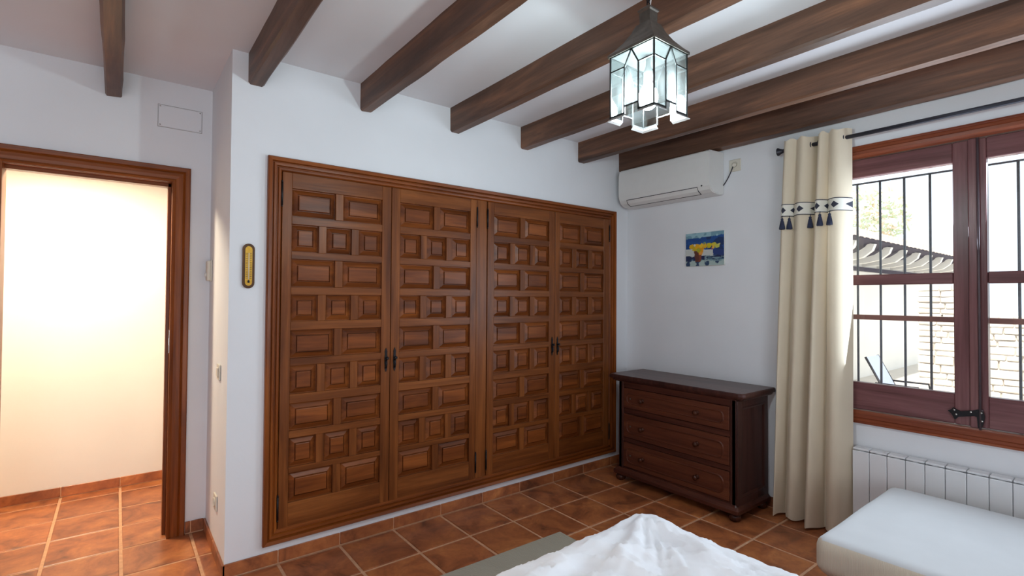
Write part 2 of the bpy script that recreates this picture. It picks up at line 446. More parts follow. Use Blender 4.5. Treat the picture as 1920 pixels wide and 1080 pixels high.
beam(-0.076, 0.080, YD, 'dark ceiling beam ending above the doorway to the hall', 1, 2.580)
beam(0.528, 0.076, YA, 'dark ceiling beam ending above the left edge of the wardrobe', 2)
beam(1.137, 0.076, YA, 'dark ceiling beam second from the pier, ending above the left wardrobe doors', 3)
beam(1.767, 0.076, YA, 'dark ceiling beam passing just right behind the lantern top, third from the pier', 4)
beam(2.381, 0.077, YA, 'dark ceiling beam seen behind the lantern glass, ending above the right wardrobe doors', 5)
beam(2.990, 0.077, YA, 'dark ceiling beam second from the window wall', 6)
beam(3.502, 0.105, YA, 'dark ceiling beam beside the window wall above the air conditioner', 7)

# ------------------------------------------------------------------ wardrobe
w = thing('wardrobe', (2.036, YA, 0.105), 'wide built-in wardrobe with four carved brown panelled doors', 'wardrobe')
prof = [(0.0, -0.03), (0.0, 0.004), (0.006, 0.012), (0.016, 0.014), (0.020, 0.006), (0.024, 0.006), (0.028, 0.016), (0.040, 0.018), (0.044, 0.008), (0.048, 0.008), (0.052, 0.024), (0.068, 0.030), (0.073, 0.024), (0.073, 0.0)]
m = MB(); m.frame(prof, 0.700, 3.372, 0.187, 2.134, pA, 'LTRB', 1, 0); m.build('frame', [M_FV, M_FH], w)
m = MB(); m.box(0.66, 3.42, YD-0.04, YD-0.03, 0.13, 2.18); m.box(0.66, 3.42, YA+0.01, YD-0.03, 0.125, 0.135)
m.box(0.645, 0.655, YA+0.01, YD-0.03, 0.13, 2.18); m.box(3.42, 3.43, YA+0.01, YD-0.03, 0.13, 2.18); m.build('carcass', M_WV, w)
m = MB(); m.box(1.988, 2.076, YA-0.001, YA+0.025, 0.170, 2.140, bev=0.002); m.build('centre_post', M_WV, w)
ZR = [(2.047, 1.893), (1.849, 1.695), (1.655, 1.500), (1.457, 1.309), (1.262, 1.105), (1.064, 0.906), (0.857, 0.705), (0.666, 0.506), (0.476, 0.313)]
DOORS = [(0.704, 1.343, 0.755, 1.284), (1.347, 1.984, 1.404, 1.934), (2.080, 2.730, 2.137, 2.673), (2.734, 3.369, 2.786, 3.302)]
FD = 0.006
def panel_mesh(pw, ph, name):
    b = bmesh.new()
    rg = [(0.0, -0.019), (0.005, -0.019), (0.030, -0.004), (0.0315, -0.011), (0.0345, -0.011), (0.036, 0.001), (0.039, 0.0025)]
    prev = None
    for ins, d in rg:
        cur = [b.verts.new((x, -d, z)) for x, z in ((-pw/2+ins, -ph/2+ins), (pw/2-ins, -ph/2+ins), (pw/2-ins, ph/2-ins), (-pw/2+ins, ph/2-ins))]
        if prev:
            for i in range(4): b.faces.new((prev[i], prev[(i+1) % 4], cur[(i+1) % 4], cur[i]))
        prev = cur
    b.faces.new(prev); bmesh.ops.recalc_face_normals(b, faces=b.faces)
    if b.faces[-1:] and prev[0].link_faces[0].normal.y > 0 and False: pass
    me = bpy.data.meshes.new(name); b.to_mesh(me); b.free()
    # make sure the field faces the room (-y)
    if me.polygons[-1].normal.y > 0: me.flip_normals()
    me.materials.append(M_WP); return me
pm_cache = {}
for di, (x0, x1, p0, p1) in enumerate(DOORS):
    m = MB(); yb, yf = YA+0.020, YA-FD
    zb, zt = 0.180, 2.133
    m.box(x0, p0, yf, yb, zb, zt, 0, 0.0018); m.box(p1, x1, yf, yb, zb, zt, 0, 0.0018)
    bounds = [zt]+[z for r in ZR for z in r]+[zb]
    for k in range(0, len(bounds), 2): m.box(p0, p1, yf+0.0006, yb, bounds[k+1], bounds[k], 1, 0.0018)
    cells = []
    for ri, (zt_, zb_) in enumerate(ZR):
        n = 2 if ri % 2 == 0 else 3
        g = 0.045; wv = (p1-p0-(n-1)*g)/n
        for k in range(n):
            a = p0+k*(wv+g); cells.append((a, a+wv, zb_, zt_))
            if k: m.box(a-g, a, yf+0.0012, yb, zb_, zt_, 0, 0.0018)
    m.box(p0, p1, yb-0.004, yb-0.001, zb, zt, 0)
    door = m.build('door', [M_WV, M_WH], w)
    for a, b_, c, d in cells:
        key = (round(b_-a, 3), round(d-c, 3))
        if key not in pm_cache: pm_cache[key] = panel_mesh(b_-a, d-c, 'panel')
        inst('panel', pm_cache[key], door, ((a+b_)/2, YA-FD, (c+d)/2))
    # iron pull beside the meeting edge
    hx = (x1-0.027) if di % 2 == 0 else (x0+0.026)
    hz = 1.058 if di < 2 else 1.068
    h = MB()
    pl = [(0, .074), (.004, .066), (.0085, .050), (.0065, .036), (.009, .018), (.009, -.018), (.0065, -.036), (.0085, -.050), (.004, -.066), (0, -.074)]
    pl += [(-a, b_) for a, b_ in pl[-2:0:-1]]
    h.prism(pl, lambda u, v, q: (hx+u, YA-FD-q, hz+v), 0.0, 0.004)
    h.lathe([(.004, 0.0), (.004, .012), (.009, .016), (.010, .022), (.006, .027)], (0, 0, 0), 10, 'Y')
    for v in h.bm.verts[-50:]: v.co = Vector((hx+v.co.x, YA-FD-0.003-v.co.y, hz+0.012+v.co.z))
    h.tube([(hx, YA-FD-0.003, hz+0.0), (hx, YA-FD-0.014, hz-0.006), (hx, YA-FD-0.016, hz-0.024), (hx, YA-FD-0.012, hz-0.042), (hx, YA-FD-0.003, hz-0.048)], 0.0045, 8)
    tag(h.build('handle', M_IRON, door), 'black iron pull')
    hx = x0-0.003 if di % 2 == 0 else x1+0.003
    for z0_, z1_ in ((1.948, 2.074), (0.235, 0.360)):
        h = MB(); h.tube([(hx, YA-FD-0.003, z0_), (hx, YA-FD-0.003, z1_)], 0.006, 8)
        h.lathe([(.001, 0), (.006, .004), (.003, .010)], (hx, YA-FD-0.003, z1_), 8); h.lathe([(.003, -.010), (.006, -.004), (.001, 0)], (hx, YA-FD-0.003, z0_), 8)
        tag(h.build('hinge', M_IRON, door), 'black barrel hinge')

# ------------------------------------------------------------------ doorway to the hall
d = MB(); d.box(DX0, -0.480, YD, YD+0.12, 0, DZ); root = structure(d.build('door_1', M_FV)); 
m = MB(); m.box(0.250, DX1, YD, YD+0.12, 0, DZ); m.box(0.232, 0.250, YD+0.062, YD+0.12, 0, DZ, bev=0.002); m.build('jamb', M_FV, root)
m = MB(); m.box(-0.480, 0.250, YD, YD+0.12, 2.130, DZ); m.box(-0.480, 0.250, YD+0.062, YD+0.12, 2.112, 2.130); m.build('head_jamb', M_FH, root)
prof = [(0.0, -0.005), (0.0, 0.012), (0.010, 0.017), (0.018, 0.012), (0.034, 0.016), (0.052, 0.016), (0.060, 0.011), (0.066, 0.020), (0.086, 0.022), (0.092, 0.016), (0.092, 0.0)]
m = MB(); m.frame(prof, -0.480, 0.250, 0.0, 2.132, pD, 'LTR', 1, 0); m.build('architrave', [M_FV, M_FH], root)
m = MB(); m.box(0.2465, 0.2500, YD+0.018, YD+0.040, 1.10, 1.24, bev=0.001); m.box(0.2455, 0.2475, YD+0.024, YD+0.034, 1.15, 1.19); tag(m.build('strike_plate', M_CHROME, root), 'steel lock plate')

# ------------------------------------------------------------------ window in the right wall
win = MB()
prof = [(0.0, -0.06), (0.0, 0.006), (0.010, 0.010), (0.022, 0.022), (0.040, 0.024), (0.046, 0.018), (0.060, 0.018), (0.066, 0.026), (0.076, 0.026), (0.080, 0.0)]
win.frame(prof, -0.045, 1.290, 0.770, 2.322, pB, 'LTRB', 0, 1)
win = structure(win.build('window_1', [M_TRIMH, M_WINV]))
def sash(y0, y1, py0, py1, name):
    m = MB(); xf, xb = XB+0.004, XB+0.055; pz0, pz1 = 0.940, 2.207
    m.box(xf, xb, y0, py0, 0.775, 2.318, 0, 0.004); m.box(xf, xb, py1, y1, 0.775, 2.318, 0, 0.004)
    m.box(xf+0.001, xb, py0, py1, 0.775, pz0, 1, 0.004); m.box(xf+0.001, xb, py0, py1, pz1, 2.318, 1, 0.004)
    s_ = m.build('sash', [M_WINV, M_WINH], win)
    m = MB(); m.box(xf+0.008, xb-0.006, py0, py1, 1.540, 1.603, 0, 0.006); m.build('muntin', M_WINH, s_)
    for za, zb in ((pz0, 1.540), (1.603, pz1)):
        g = MB(); g.box(XB+0.034, XB+0.040, py0-0.004, py1+0.004, za-0.004, zb+0.004); g.build('pane', M_GLASS, s_)
    return s_
s1 = sash(0.643, 1.287, 0.710, 1.217, 'left'); s2 = sash(-0.042, 0.612, 0.028, 0.572, 'right')
m = MB(); m.box(XB-0.006, XB+0.030, 0.607, 0.645, 0.771, 2.320, 0, 0.005, 2); m.build('astragal', M_WINV, win)
m = MB(); m.tube([(XB-0.010, 0.603, 0.765), (XB-0.010, 0.603, 2.318)], 0.0055, 8)  # added strip stands in for a dark groove beside the astragal
for z_ in (0.86,): m.box(XB-0.012, XB+0.004, 0.591, 0.615, z_-0.012, z_+0.012, bev=0.002)
tag(m.build('groove_strip', plain('brown_groove_strip', srgb(84, 70, 74), 0.5, 0.2), win), 'thin brown strip standing in for a dark groove')
m = MB()
pl = [(0.735, .845), (0.722, .853), (0.712, .866), (0.698, .856), (0.680, .850), (0.622, .866), (0.612, .872), (0.590, .862), (0.584, .838), (0.590, .800), (0.600, .770), (0.612, .774), (0.616, .830), (0.626, .834), (0.690, .818), (0.706, .800), (0.720, .830)]
m.prism(pl, lambda u, v, q: (XB-0.006-q, u, v), 0.0, 0.007)
tag(m.build('latch', M_IRON, win), 'black iron hasp latch')
for yy, zz in ((.708, .853), (.700, .830), (.640, .853), (.598, .855), (.596, .812)):
    m = MB(); m.lathe([(.006, 0), (.005, -.003), (.001, -.004)], (XB-0.013, yy, zz), 8, 'X'); m.build('screw', M_CHROME, win)

# iron grille in the outer reveal
XG = XB+0.24
M_GRILLE = plain('glare_grey_iron', srgb(104, 108, 114), 0.5, 0.2, noise_amt=0.15, scale=40)  # black bars greyed to carry the window glare
g = thing('window_grille', (XG, 0.6, 0.70), 'black iron bar grille outside the window', 'grille')
for k in range(12):
    yk = 1.241-0.1268*k
    if yk < OY0+0.02: break
    m = MB(); m.tube([(XG, yk, 0.70), (XG, yk, 2.213)], 0.0068, 8)
    m.build('bar', M_GRILLE, g)
M_RUST = plain('rust_red_paint', srgb(150, 92, 76), 0.6, 0.1, noise_amt=0.1)
m = MB(); m.box(XG-0.014, XG+0.002, OY0, OY1, 1.320, 1.352, bev=0.002); tag(m.build('crossbar', M_RUST, g), 'rust red flat crossbar')
m = MB(); m.tube([(XG, OY0, 2.213), (XG, OY1, 2.213)], 0.006, 8); m.build('crossbar', M_GRILLE, g)

# ------------------------------------------------------------------ chest of drawers
c = thing('chest_of_drawers', (3.40, 2.21, 0.0), 'dark brown wooden chest of three drawers below the air conditioner', 'chest')
CX0, CX1, CY0, CY1 = 3.185, 3.595, 1.715, 2.690
m = MB()
m.box(CX0, CX1, CY0, CY0+0.030, 0.10, 0.79, 0, 0.003); m.box(CX0, CX1, CY1-0.030, CY1, 0.10, 0.79, 0, 0.003)
m.box(CX0, CX0+0.05, CY0, CY0+0.045, 0.10, 0.79, 0, 0.006, 2); m.box(CX0, CX0+0.05, CY1-0.045, CY1, 0.10, 0.79, 0, 0.006, 2)
m.box(CX1-0.012, CX1, CY0+0.02, CY1-0.02, 0.10, 0.79, 0)
for za, zb in ((0.095, 0.118), (0.316, 0.350), (0.540, 0.580), (0.742, 0.790)): m.box(CX0+0.004, CX0+0.05, CY0+0.04, CY1-0.04, za, zb, 1, 0.003)
for yy in (CY0+0.040, CY1-0.060): m.box(CX0+0.010, CX0+0.030, yy, yy+0.020, 0.10, 0.79, 0)
m.build('carcass', [M_CHZ, M_CHY], c)
m = MB()   # framed side panel
sy = CY0
m.box(CX0+0.002, CX0+0.060, sy-0.010, sy, 0.10, 0.785, 0, 0.003); m.box(CX1-0.045, CX1, sy-0.010, sy, 0.10, 0.785, 0, 0.003)
m.box(CX0+0.055, CX1-0.04, sy-0.010, sy, 0.735, 0.785, 1, 0.003); m.box(CX0+0.055, CX1-0.04, sy-0.010, sy, 0.10, 0.150, 1, 0.003)
m.frame([(0.0, 0.000), (0.0, 0.004), (0.010, 0.009), (0.016, 0.009)], CX0+0.076, CX1-0.061, 0.166, 0.719, lambda a, b, q: (a, sy-q, b), 'LTRB', 0, 0)
m.build('side_panel', [M_CHZ, M_CHZ], c)
# top board with moulded edge
TX0, TX1, TY0, TY1 = 3.158, 3.600, 1.655, 2.785
def slab(levels, x0, x1, y0, y1, cut=0.02):
    """levels: (inset, z); front corners clipped; back edge (x1) not inset"""
    m = MB(); prev = None
    for ins, z in levels:
        a, b, cc = x0+ins, y0+ins, y1-ins
        p = [(a+cut, b, z), (x1, b, z), (x1, cc, z), (a+cut, cc, z), (a+cut*0.3, cc-cut*0.3, z), (a, cc-cut, z), (a, b+cut, z), (a+cut*0.3, b+cut*0.3, z)]
        cur = [m.bm.verts.new(q) for q in p]
        if prev:
            for i in range(8): m.bm.faces.new((prev[i], prev[(i+1) % 8], cur[(i+1) % 8], cur[i]))
        else: m.bm.faces.new(cur[::-1])
        prev = cur
    m.bm.faces.new(prev).material_index = 1; return m
slab([(0.030, 0.785), (0.020, 0.795), (0.016, 0.806), (0.002, 0.808), (0.0, 0.818), (0.002, 0.832), (0.008, 0.838)], TX0, TX1, TY0, TY1, 0.030).build('top', [M_CHZ, M_CHT], c)
slab([(0.002, 0.055), (0.0, 0.062), (0.0, 0.080), (0.008, 0.088), (0.016, 0.096), (0.022, 0.108)], 3.160, 3.598, 1.690, 2.730, 0.012).build('plinth', [M_CHY, M_CHY], c)
for yy in (1.735, 2.685):
    for xx in (3.205, 3.560):
        m = MB(); m.lathe([(.022, 0.0), (.034, .010), (.040, .026), (.034, .042), (.020, .050), (.026, .056)], (xx, yy, 0.0), 16); m.build('foot', M_KNOB, c)
def racetrack(y0, y1, z0, z1, n=7):
    r = (z1-z0)*0.36; yc0, yc1 = y0+r, y1-r; out = []
    for (cy, cz, a0) in ((yc1, z1-r, 0), (yc0, z1-r, 90), (yc0, z0+r, 180), (yc1, z0+r, 270)):
        for k in range(n+1):
            a = radians(a0+90*k/n); out.append((cy+r*cos(a), cz+r*sin(a)))
    return out
for z0_, z1_ in ((0.583, 0.739), (0.353, 0.537), (0.121, 0.313)):
    m = MB(); xd = CX0-0.002
    m.box(xd, xd+0.30, CY0+0.047, CY1-0.047, z0_, z1_, 0, 0.004, 2)
    dr = m.build('drawer', [M_CHD, M_CHZ], c)
    m = MB(); q = racetrack(1.80, 2.615, z0_+0.034, z1_-0.034)
    def inset(pts, i):
        cy = (1.80+2.615)/2; cz = (z0_+z1_)/2; hy = (2.615-1.80)/2; hz = (z1_-z0_)/2-0.034
        return [(cy+(a-cy)*(hy-i)/hy, cz+(b-cz)*(hz-i)/hz) for a, b in pts]
    loops = [(0, 0.0), (0.004, 0.0045), (0.008, 0.0045), (0.012, 0.001), (0.014, 0.001)]
    prev = None
    for ins, dep in loops:
        cur = [m.bm.verts.new((xd-dep, a, b)) for a, b in inset(q, ins)]
        if prev:
            for i in range(len(cur)): m.bm.faces.new((prev[i], prev[(i+1) % len(cur)], cur[(i+1) % len(cur)], cur[i]))
        prev = cur
    m.bm.faces.new(prev)
    m.build('moulding', M_CHD, dr)
    zk = (z0_+z1_)/2
    for yk in (1.996, 2.460):
        m = MB(); m.lathe([(.017, 0.0), (.016, -.004), (.008, -.008), (.008, -.014), (.017, -.022), (.018, -.030), (.010, -.037), (.002, -.039)], (xd-0.001, yk, zk), 14, 'X'); m.build('knob', M_KNOB, dr)
    m = MB(); m.lathe([(.007, 0), (.006, -.004), (.002, -.005)], (xd-0.001, 2.575, zk), 10, 'X'); tag(m.build('glint_stud', M_PEWTER, dr), 'small metal stud standing in for a highlight')  # added stud stands for the highlight at the groove end

# ------------------------------------------------------------------ air conditioner
ac = thing('air_conditioner', (XB, 2.46, 2.24), 'white split air conditioner high on the wall under the last beam', 'air conditioner')
AY0, AY1 = 2.040, 2.890
prof = [(XB-0.002, 2.238), (3.54, 2.232), (3.47, 2.240), (3.435, 2.258), (3.418, 2.285), (3.410, 2.325), (3.408, 2.40), (3.410, 2.50), (3.416, 2.535), (3.430, 2.549), (XB-0.002, 2.560)]
m = MB(); m.prism(prof, lambda u, v, q: (u, q, v), AY0, AY1)
es = [e for e in m.bm.edges if abs(e.verts[0].co.y-e.verts[1].co.y) < 1e-6]
bmesh.ops.bevel(m.bm, geom=es, offset=0.006, segments=2, affect='EDGES')
m.build('casing', M_PLASTIC, ac)
m = MB()
fp = [(3.4085, 2.322), (3.4055, 2.40), (3.4075, 2.50), (3.4135, 2.537), (3.420, 2.537), (3.420, 2.322)]
m.prism(fp, lambda u, v, q: (u, q, v), AY0+0.016, AY1-0.006); m.build('front_panel', M_PLASTIC, ac)
m = MB()
fl = [(3.4165, 2.2835), (3.4335, 2.2545), (3.4695, 2.2365), (3.474, 2.243), (3.440, 2.262), (3.424, 2.287)]
m.prism(fl, lambda u, v, q: (u, q, v), AY0+0.105, AY1-0.085); m.build('flap', M_PLASTIC, ac)
m = MB()
for (a, b_) in (((3.4155, 2.285), (3.4175, 2.2815)), ((3.4665, 2.2365), (3.4710, 2.2345))):
    m.prism([a, b_, (b_[0]+0.004, b_[1]+0.004), (a[0]+0.004, a[1]+0.004)], lambda u, v, q: (u, q, v), AY0+0.100, AY1-0.080)
for q0 in (AY0+0.100, AY1-0.082): m.prism([(3.4155, 2.285), (3.4325, 2.253), (3.4690, 2.2350), (3.474, 2.243), (3.424, 2.287)], lambda u, v, q: (u, q, v), q0, q0+0.002)
tag(m.build('outlet_gap', M_DARK, ac), 'dark outline of the air outlet')
m = MB(); m.lathe([(.007, 0), (.006, -.002), (.001, -.003)], (3.417, AY0+0.065, 2.290), 10, 'X'); tag(m.build('sensor', M_DARK, ac), 'small dark sensor window')
m = MB(); pts = []
P0, P1, P2, P3 = Vector((XB-0.012, AY0+0.004, 2.305)), Vector((XB-0.02, AY0-0.03, 2.33)), Vector((XB-0.03, 1.975, 2.38)), Vector((XB-0.022, 1.958, 2.437))
for k in range(13):
    t = k/12; pts.append((1-t)**3*P0+3*(1-t)**2*t*P1+3*(1-t)*t*t*P2+t**3*P3)
m.tube(pts, 0.004, 6); tag(m.build('cable', M_ROD, ac), 'thin grey power cable')

so = thing('power_socket', (XB, 1.951, 2.44), 'square cream wall socket right of the air conditioner', 'socket')
m = MB(); m.box(XB-0.010, XB-0.001, 1.906, 1.996, 2.398, 2.488, 0, 0.004, 2); m.build('plate', M_PLASTIC2, so)
m = MB(); m.lathe([(.026, 0), (.026, -.004), (.020, -.004), (.019, -.001)], (XB-0.009, 1.951, 2.446), 18, 'X'); m.build('ring', M_PLASTIC2, so)
pg = thing('plug', (XB-0.012, 1.951, 2.446), 'cream round plug pushed into the socket beside the air conditioner', 'plug')
m = MB(); m.lathe([(.017, 0.0), (.017, -.010), (.012, -.018), (.004, -.020)], (XB-0.011, 1.953, 2.446), 14, 'X'); m.build('body', M_PLASTIC2, pg)

# ------------------------------------------------------------------ small painting (flat picture on a thick canvas)
def painting():
    y0, y1, z0, z1 = 2.030, 2.357, 1.705, 1.967
    root = thing('painting', (XB-0.02, (y0+y1)/2, z0), 'small unframed canvas painting of yellow flowers on blue', 'painting')
    m = MB(); m.box(XB-0.019, XB-0.001, y0, y1, z0, z1, 0, 0.002); m.build('stretcher', plain('canvas_edge', srgb(220, 220, 214), 0.8), root)
    me_m, nt, b, _ = mat('oil_paint'); at_ = nt.nodes.new('ShaderNodeVertexColor'); at_.layer_name = 'paint'
    nt.links.new(at_.outputs['Color'], b.inputs['Base Color']); b.inputs['Roughness'].default_value = 0.5
    nu, nv = 84, 68
    m = MB(); V = m.grid(lambda u, v: (XB-0.0198, y1-0.001+(y0-y1+0.002)*u, z0+0.001+(z1-z0-0.002)*v), nu, nv, smooth=False)
    o = m.build('canvas', me_m, root)
    def nz(u, v, s, k): return noise.noise(Vector((u*s, v*s*1.3, k)))
    def paint(u, v):
        u += 0.02*nz(u, v, 9, 1)+0.012*nz(u, v, 25, 2); v += 0.03*nz(u, v, 8, 3)+0.012*nz(u, v, 22, 4)
        top = 0.83+0.05*u
        c_ = srgb(28, 62, 120)
        if v > top: c_ = srgb(150, 186, 196) if nz(u, v, 6, 5) > -0.05 else srgb(112, 152, 168)
        elif v > 0.52-0.06*u: c_ = srgb(30, 78, 142) if nz(u, v, 5, 6) > 0.1 else (srgb(24, 52, 98) if u > .55 else srgb(26, 70, 132))
        elif v > 0.30: c_ = srgb(196, 200, 196) if u < 0.74-0.1*(v-.3) else srgb(36, 60, 118)
        elif v > 0.16: c_ = srgb(26, 40, 78) if nz(u, v, 7, 8) < 0.18 else srgb(70, 102, 122)
        else: c_ = srgb(168, 186, 182) if nz(u, v, 8, 9) > -0.12 else srgb(44, 66, 98)
        if 0.12 < v < 0.30 and u > 0.5 and nz(u*0.6, v*2, 9, 10) > 0.0: c_ = srgb(122, 150, 158)
        # pot
        wv = 0.075+0.035*(v-0.12)/0.34
        if 0.13 < v < 0.46 and abs(u-0.335) < wv: c_ = srgb(96, 52, 42) if u < 0.35 else srgb(124, 66, 50)
        # blooms
        for (bu, bv, r, col) in ((.16, .60, .075, srgb(214, 168, 20)), (.24, .54, .08, srgb(198, 170, 26)), (.33, .58, .09, srgb(228, 168, 24)), (.42, .50, .085, srgb(222, 150, 22)), (.34, .47, .06, srgb(170, 166, 40)),
                                 (.42, .60, .06, srgb(236, 190, 40)), (.50, .68, .045, srgb(110, 140, 110)), (.52, .59, .06, srgb(228, 178, 36)), (.63, .60, .065, srgb(204, 184, 20)), (.75, .62, .06, srgb(210, 196, 60)),
                                 (.83, .57, .065, srgb(196, 194, 84)), (.73, .54, .05, srgb(226, 180, 60)), (.40, .38, .05, srgb(220, 150, 60)), (.70, .49, .028, srgb(148, 60, 110)), (.24, .63, .03, srgb(220, 210, 190)), (.88, .62, .03, srgb(206, 200, 120))):
            if ((u-bu)/1.0)**2+((v-bv)*0.85)**2 < r*r*(0.75+0.6*nz(u, v, 14, bu*9)): c_ = col
        return c_
    ca = o.data.color_attributes.new('paint', 'FLOAT_COLOR', 'POINT')
    for vt in o.data.vertices:
        wv = vt.co + root.location
        ca.data[vt.index].color = paint((y1-wv.y)/(y1-y0), (wv.z-z0)/(z1-z0))
painting()

# ------------------------------------------------------------------ thermometer, switches, hatch
t = thing('wall_thermometer', (0.541, YA, 1.49), 'oval wooden wall thermometer with brass scale left of the wardrobe', 'thermometer')
def stadium(cx, cz, hw, hh, n=9):
    pts = []
    for k in range(n+1): a = pi*k/n; pts.append((cx+hw*cos(a), cz+hh-hw+hw*sin(a)))
    for k in range(n+1): a = pi+pi*k/n; pts.append((cx+hw*cos(a), cz-hh+hw+hw*sin(a)))
    return pts
m = MB(); m.prism(stadium(0.541, 1.606, 0.029, 0.118), pA, 0.001, 0.012); m.build('plaque', wood('plaque_wood', srgb(74, 46, 26), srgb(100, 66, 38), srgb(120, 82, 48), 'Z'), t)
m = MB(); m.prism(stadium(0.541, 1.606, 0.017, 0.104), pA, 0.012, 0.0145); m.build('scale_plate', M_BRASS, t)
m = MB(); m.tube([pA(0.541, 1.535, 0.0165), pA(0.541, 1.675, 0.0165)], 0.0022, 8); m.build('tube', plain('pale_glass_tube', srgb(236, 226, 200), 0.1), t)
m = MB()
for k in range(15): m.box(0.527, 0.536, YA-0.0156, YA-0.0142, 1.540+k*0.0094, 1.5422+k*0.0094); m.box(0.546, 0.555, YA-0.0156, YA-0.0142, 1.540+k*0.0094, 1.5422+k*0.0094)
m.lathe([(.005, 0), (.005, .010), (.002, .014)], (0.541, YA-0.0165, 1.518), 8)
tag(m.build('scale_marks', M_DARK, t), 'dark degree marks and bulb')

def plate(name, y0, y1, z0, z1, label, cat, kind):
    r = thing(name, (XP, (y0+y1)/2, z0), label, cat)
    m = MB(); m.box(XP-0.010, XP-0.001, y0, y1, z0, z1, 0, 0.003, 2); m.build('plate', M_PLASTIC2, r)
    m = MB()
    if kind == 'rocker': m.box(XP-0.015, XP-0.009, y0+0.016, y1-0.016, z0+0.016, z1-0.016, 0, 0.003); m.build('rocker', M_PLASTIC2, r)
    elif kind == 'socket': m.lathe([(.026, 0), (.026, -.006), (.020, -.006), (.019, -.002)], (XP-0.009, (y0+y1)/2, (z0+z1)/2), 18, 'X'); m.build('ring', M_PLASTIC2, r)
    else:
        m.box(XP-0.028, XP-0.009, y0+0.006, y1-0.006, z0+0.005, z1-0.005, 0, 0.005, 2); m.build('body', M_PLASTIC2, r)
        m = MB(); m.lathe([(.014, 0), (.013, -.008), (.010, -.010)], (XP-0.027, (y0+y1)/2, z0+0.04), 16, 'X'); m.build('dial', M_PLASTIC, r)
plate('thermostat', 3.545, 3.625, 1.535, 1.665, 'cream thermostat box on the pier side above the switch', 'thermostat', 'thermostat')
plate('light_switch', 3.165, 3.250, 0.985, 1.070, 'cream light switch halfway up the pier side', 'switch', 'rocker')
plate('wall_socket', 3.205, 3.290, 0.262, 0.347, 'cream wall socket low on the pier side', 'socket', 'socket')

hz = thing('access_panel', (0.284, YD, 2.458), 'flush white access panel above the door frame', 'panel')
m = MB(); m.box(0.174, 0.394, YD-0.005, YD+0.002, 2.459, 2.587, 0, 0.0015); m.build('cover', M_WALL, hz)
m = MB(); m.frame([(0.0, 0.001), (0.003, 0.0015), (0.003, 0.0)], 0.173, 0.395, 2.458, 2.588, pD); m.build('seam', plain('grey_seam', srgb(176, 172, 170), 0.9), hz)
for xx in (0.182, 0.386):
    for zz in (2.468, 2.579):
        m = MB(); m.lathe([(.004, 0), (.0035, -.0015), (.001, -.002)], (xx, YD-0.0048, zz), 8, 'Y'); m.build('screw', M_CHROME, hz)

# ------------------------------------------------------------------ curtain rod and curtain
RX, RZ = 3.530, 2.449
rod = thing('curtain_rod', (RX, 0.6, RZ), 'black curtain rod above the window', 'curtain rod')
m = MB(); m.tube([(RX, 1.560, RZ), (RX, -0.45, RZ)], 0.0125, 12); m.build('rod', M_ROD, rod)
for s_, ye in ((1, 1.558), (-1, -0.448)):
    m = MB(); m.lathe([(.013, 0), (.016, s_*.002), (.013, s_*.005), (.014, s_*.014), (.020, s_*.030), (.026, s_*.040), (.027, s_*.045), (.022, s_*.047)], (RX, ye, RZ), 16, 'Y'); m.build('finial', M_ROD, rod)
for yb in (1.60-0.055, -0.40):
    m = MB(); m.tube([(RX, yb, RZ-0.010), (RX+0.02, yb, RZ-0.02), (XB-0.004, yb, RZ-0.02)], 0.006, 8); m.lathe([(.022, -.006), (.022, -.001)], (XB, yb, RZ-0.02), 14, 'X'); m.build('bracket', M_ROD, rod)

KT = [1.562, 1.525, 1.472, 1.422, 1.359, 1.318, 1.282, 1.237, 1.173]
KB = [1.642, 1.612, 1.575, 1.520, 1.440, 1.395, 1.330, 1.262, 1.172]
XT = [0.012, -0.052, -0.018, -0.052, 0.046, -0.054, -0.016, -0.054, 0.040]
XBm = [0.020, -0.068, 0.046, -0.056, 0.050, -0.105, 0.034, -0.070, 0.030]
def cloth(k, z):
    """k 0..8 along the folds, z height"""
    i = min(int(k), 7); f = k-i
    s_ = f**1.9 if i % 2 else 1-(1-f)**1.9        # broad crests, narrow valleys
    tt = min(1, max(0, (2.50-z)/2.48)); ty = tt**0.85
    yy = (1-ty)*(KT[i]+(KT[i+1]-KT[i])*f)+ty*(KB[i]+(KB[i+1]-KB[i])*f)
    xx = (1-ty)*(XT[i]+(XT[i+1]-XT[i])*s_)+ty*(XBm[i]+(XBm[i+1]-XBm[i])*s_)
    xx += 0.006*tt*noise.noise(Vector((k*1.2, z*1.3, 2.0)))
    yy += 0.008*tt*noise.noise(Vector((k*0.9, z*1.1, 9.0)))
    return Vector((RX+xx, yy, z))
cu = thing('curtain', (RX, 1.40, 0.02), 'cream eyelet curtain with a tasselled band left of the window', 'curtain')
m = MB(); m.grid(lambda u, v: cloth(8*u, 2.502-2.486*v+0.006*sin(u*40)), 128, 70); m.build('cloth', M_CURT, cu)
# hem seam
# patterned band: flat print on a strip that follows the folds
ks = [8*i/192 for i in range(193)]; arc = [0.0]
for a, b_ in zip(ks, ks[1:]): arc.append(arc[-1]+(cloth(b_, 2.04)-cloth(a, 2.04)).length)
bm_ = bmesh.new(); uvl = bm_.loops.layers.uv.new('print'); rows = []
for i, k in enumerate(ks):
    nrm = (cloth(min(8, k+.02), 2.04)-cloth(max(0, k-.02), 2.04)).cross(Vector((0, 0, 1))).normalized()
    if nrm.x > 0: nrm = -nrm
    rows.append([(bm_.verts.new(cloth(k, z)+nrm*0.0025-Vector(cu.location)), k, j) for j, z in enumerate((1.996, 2.078))])
for A, B_ in zip(rows, rows[1:]):
    f = bm_.faces.new((A[0][0], B_[0][0], B_[1][0], A[1][0])); f.smooth = True
    for lp, (vv, kk, jj) in zip(f.loops, (A[0], B_[0], B_[1], A[1])): lp[uvl].uv = (kk, jj)
me = bpy.data.meshes.new('border_band'); bm_.to_mesh(me); bm_.free()
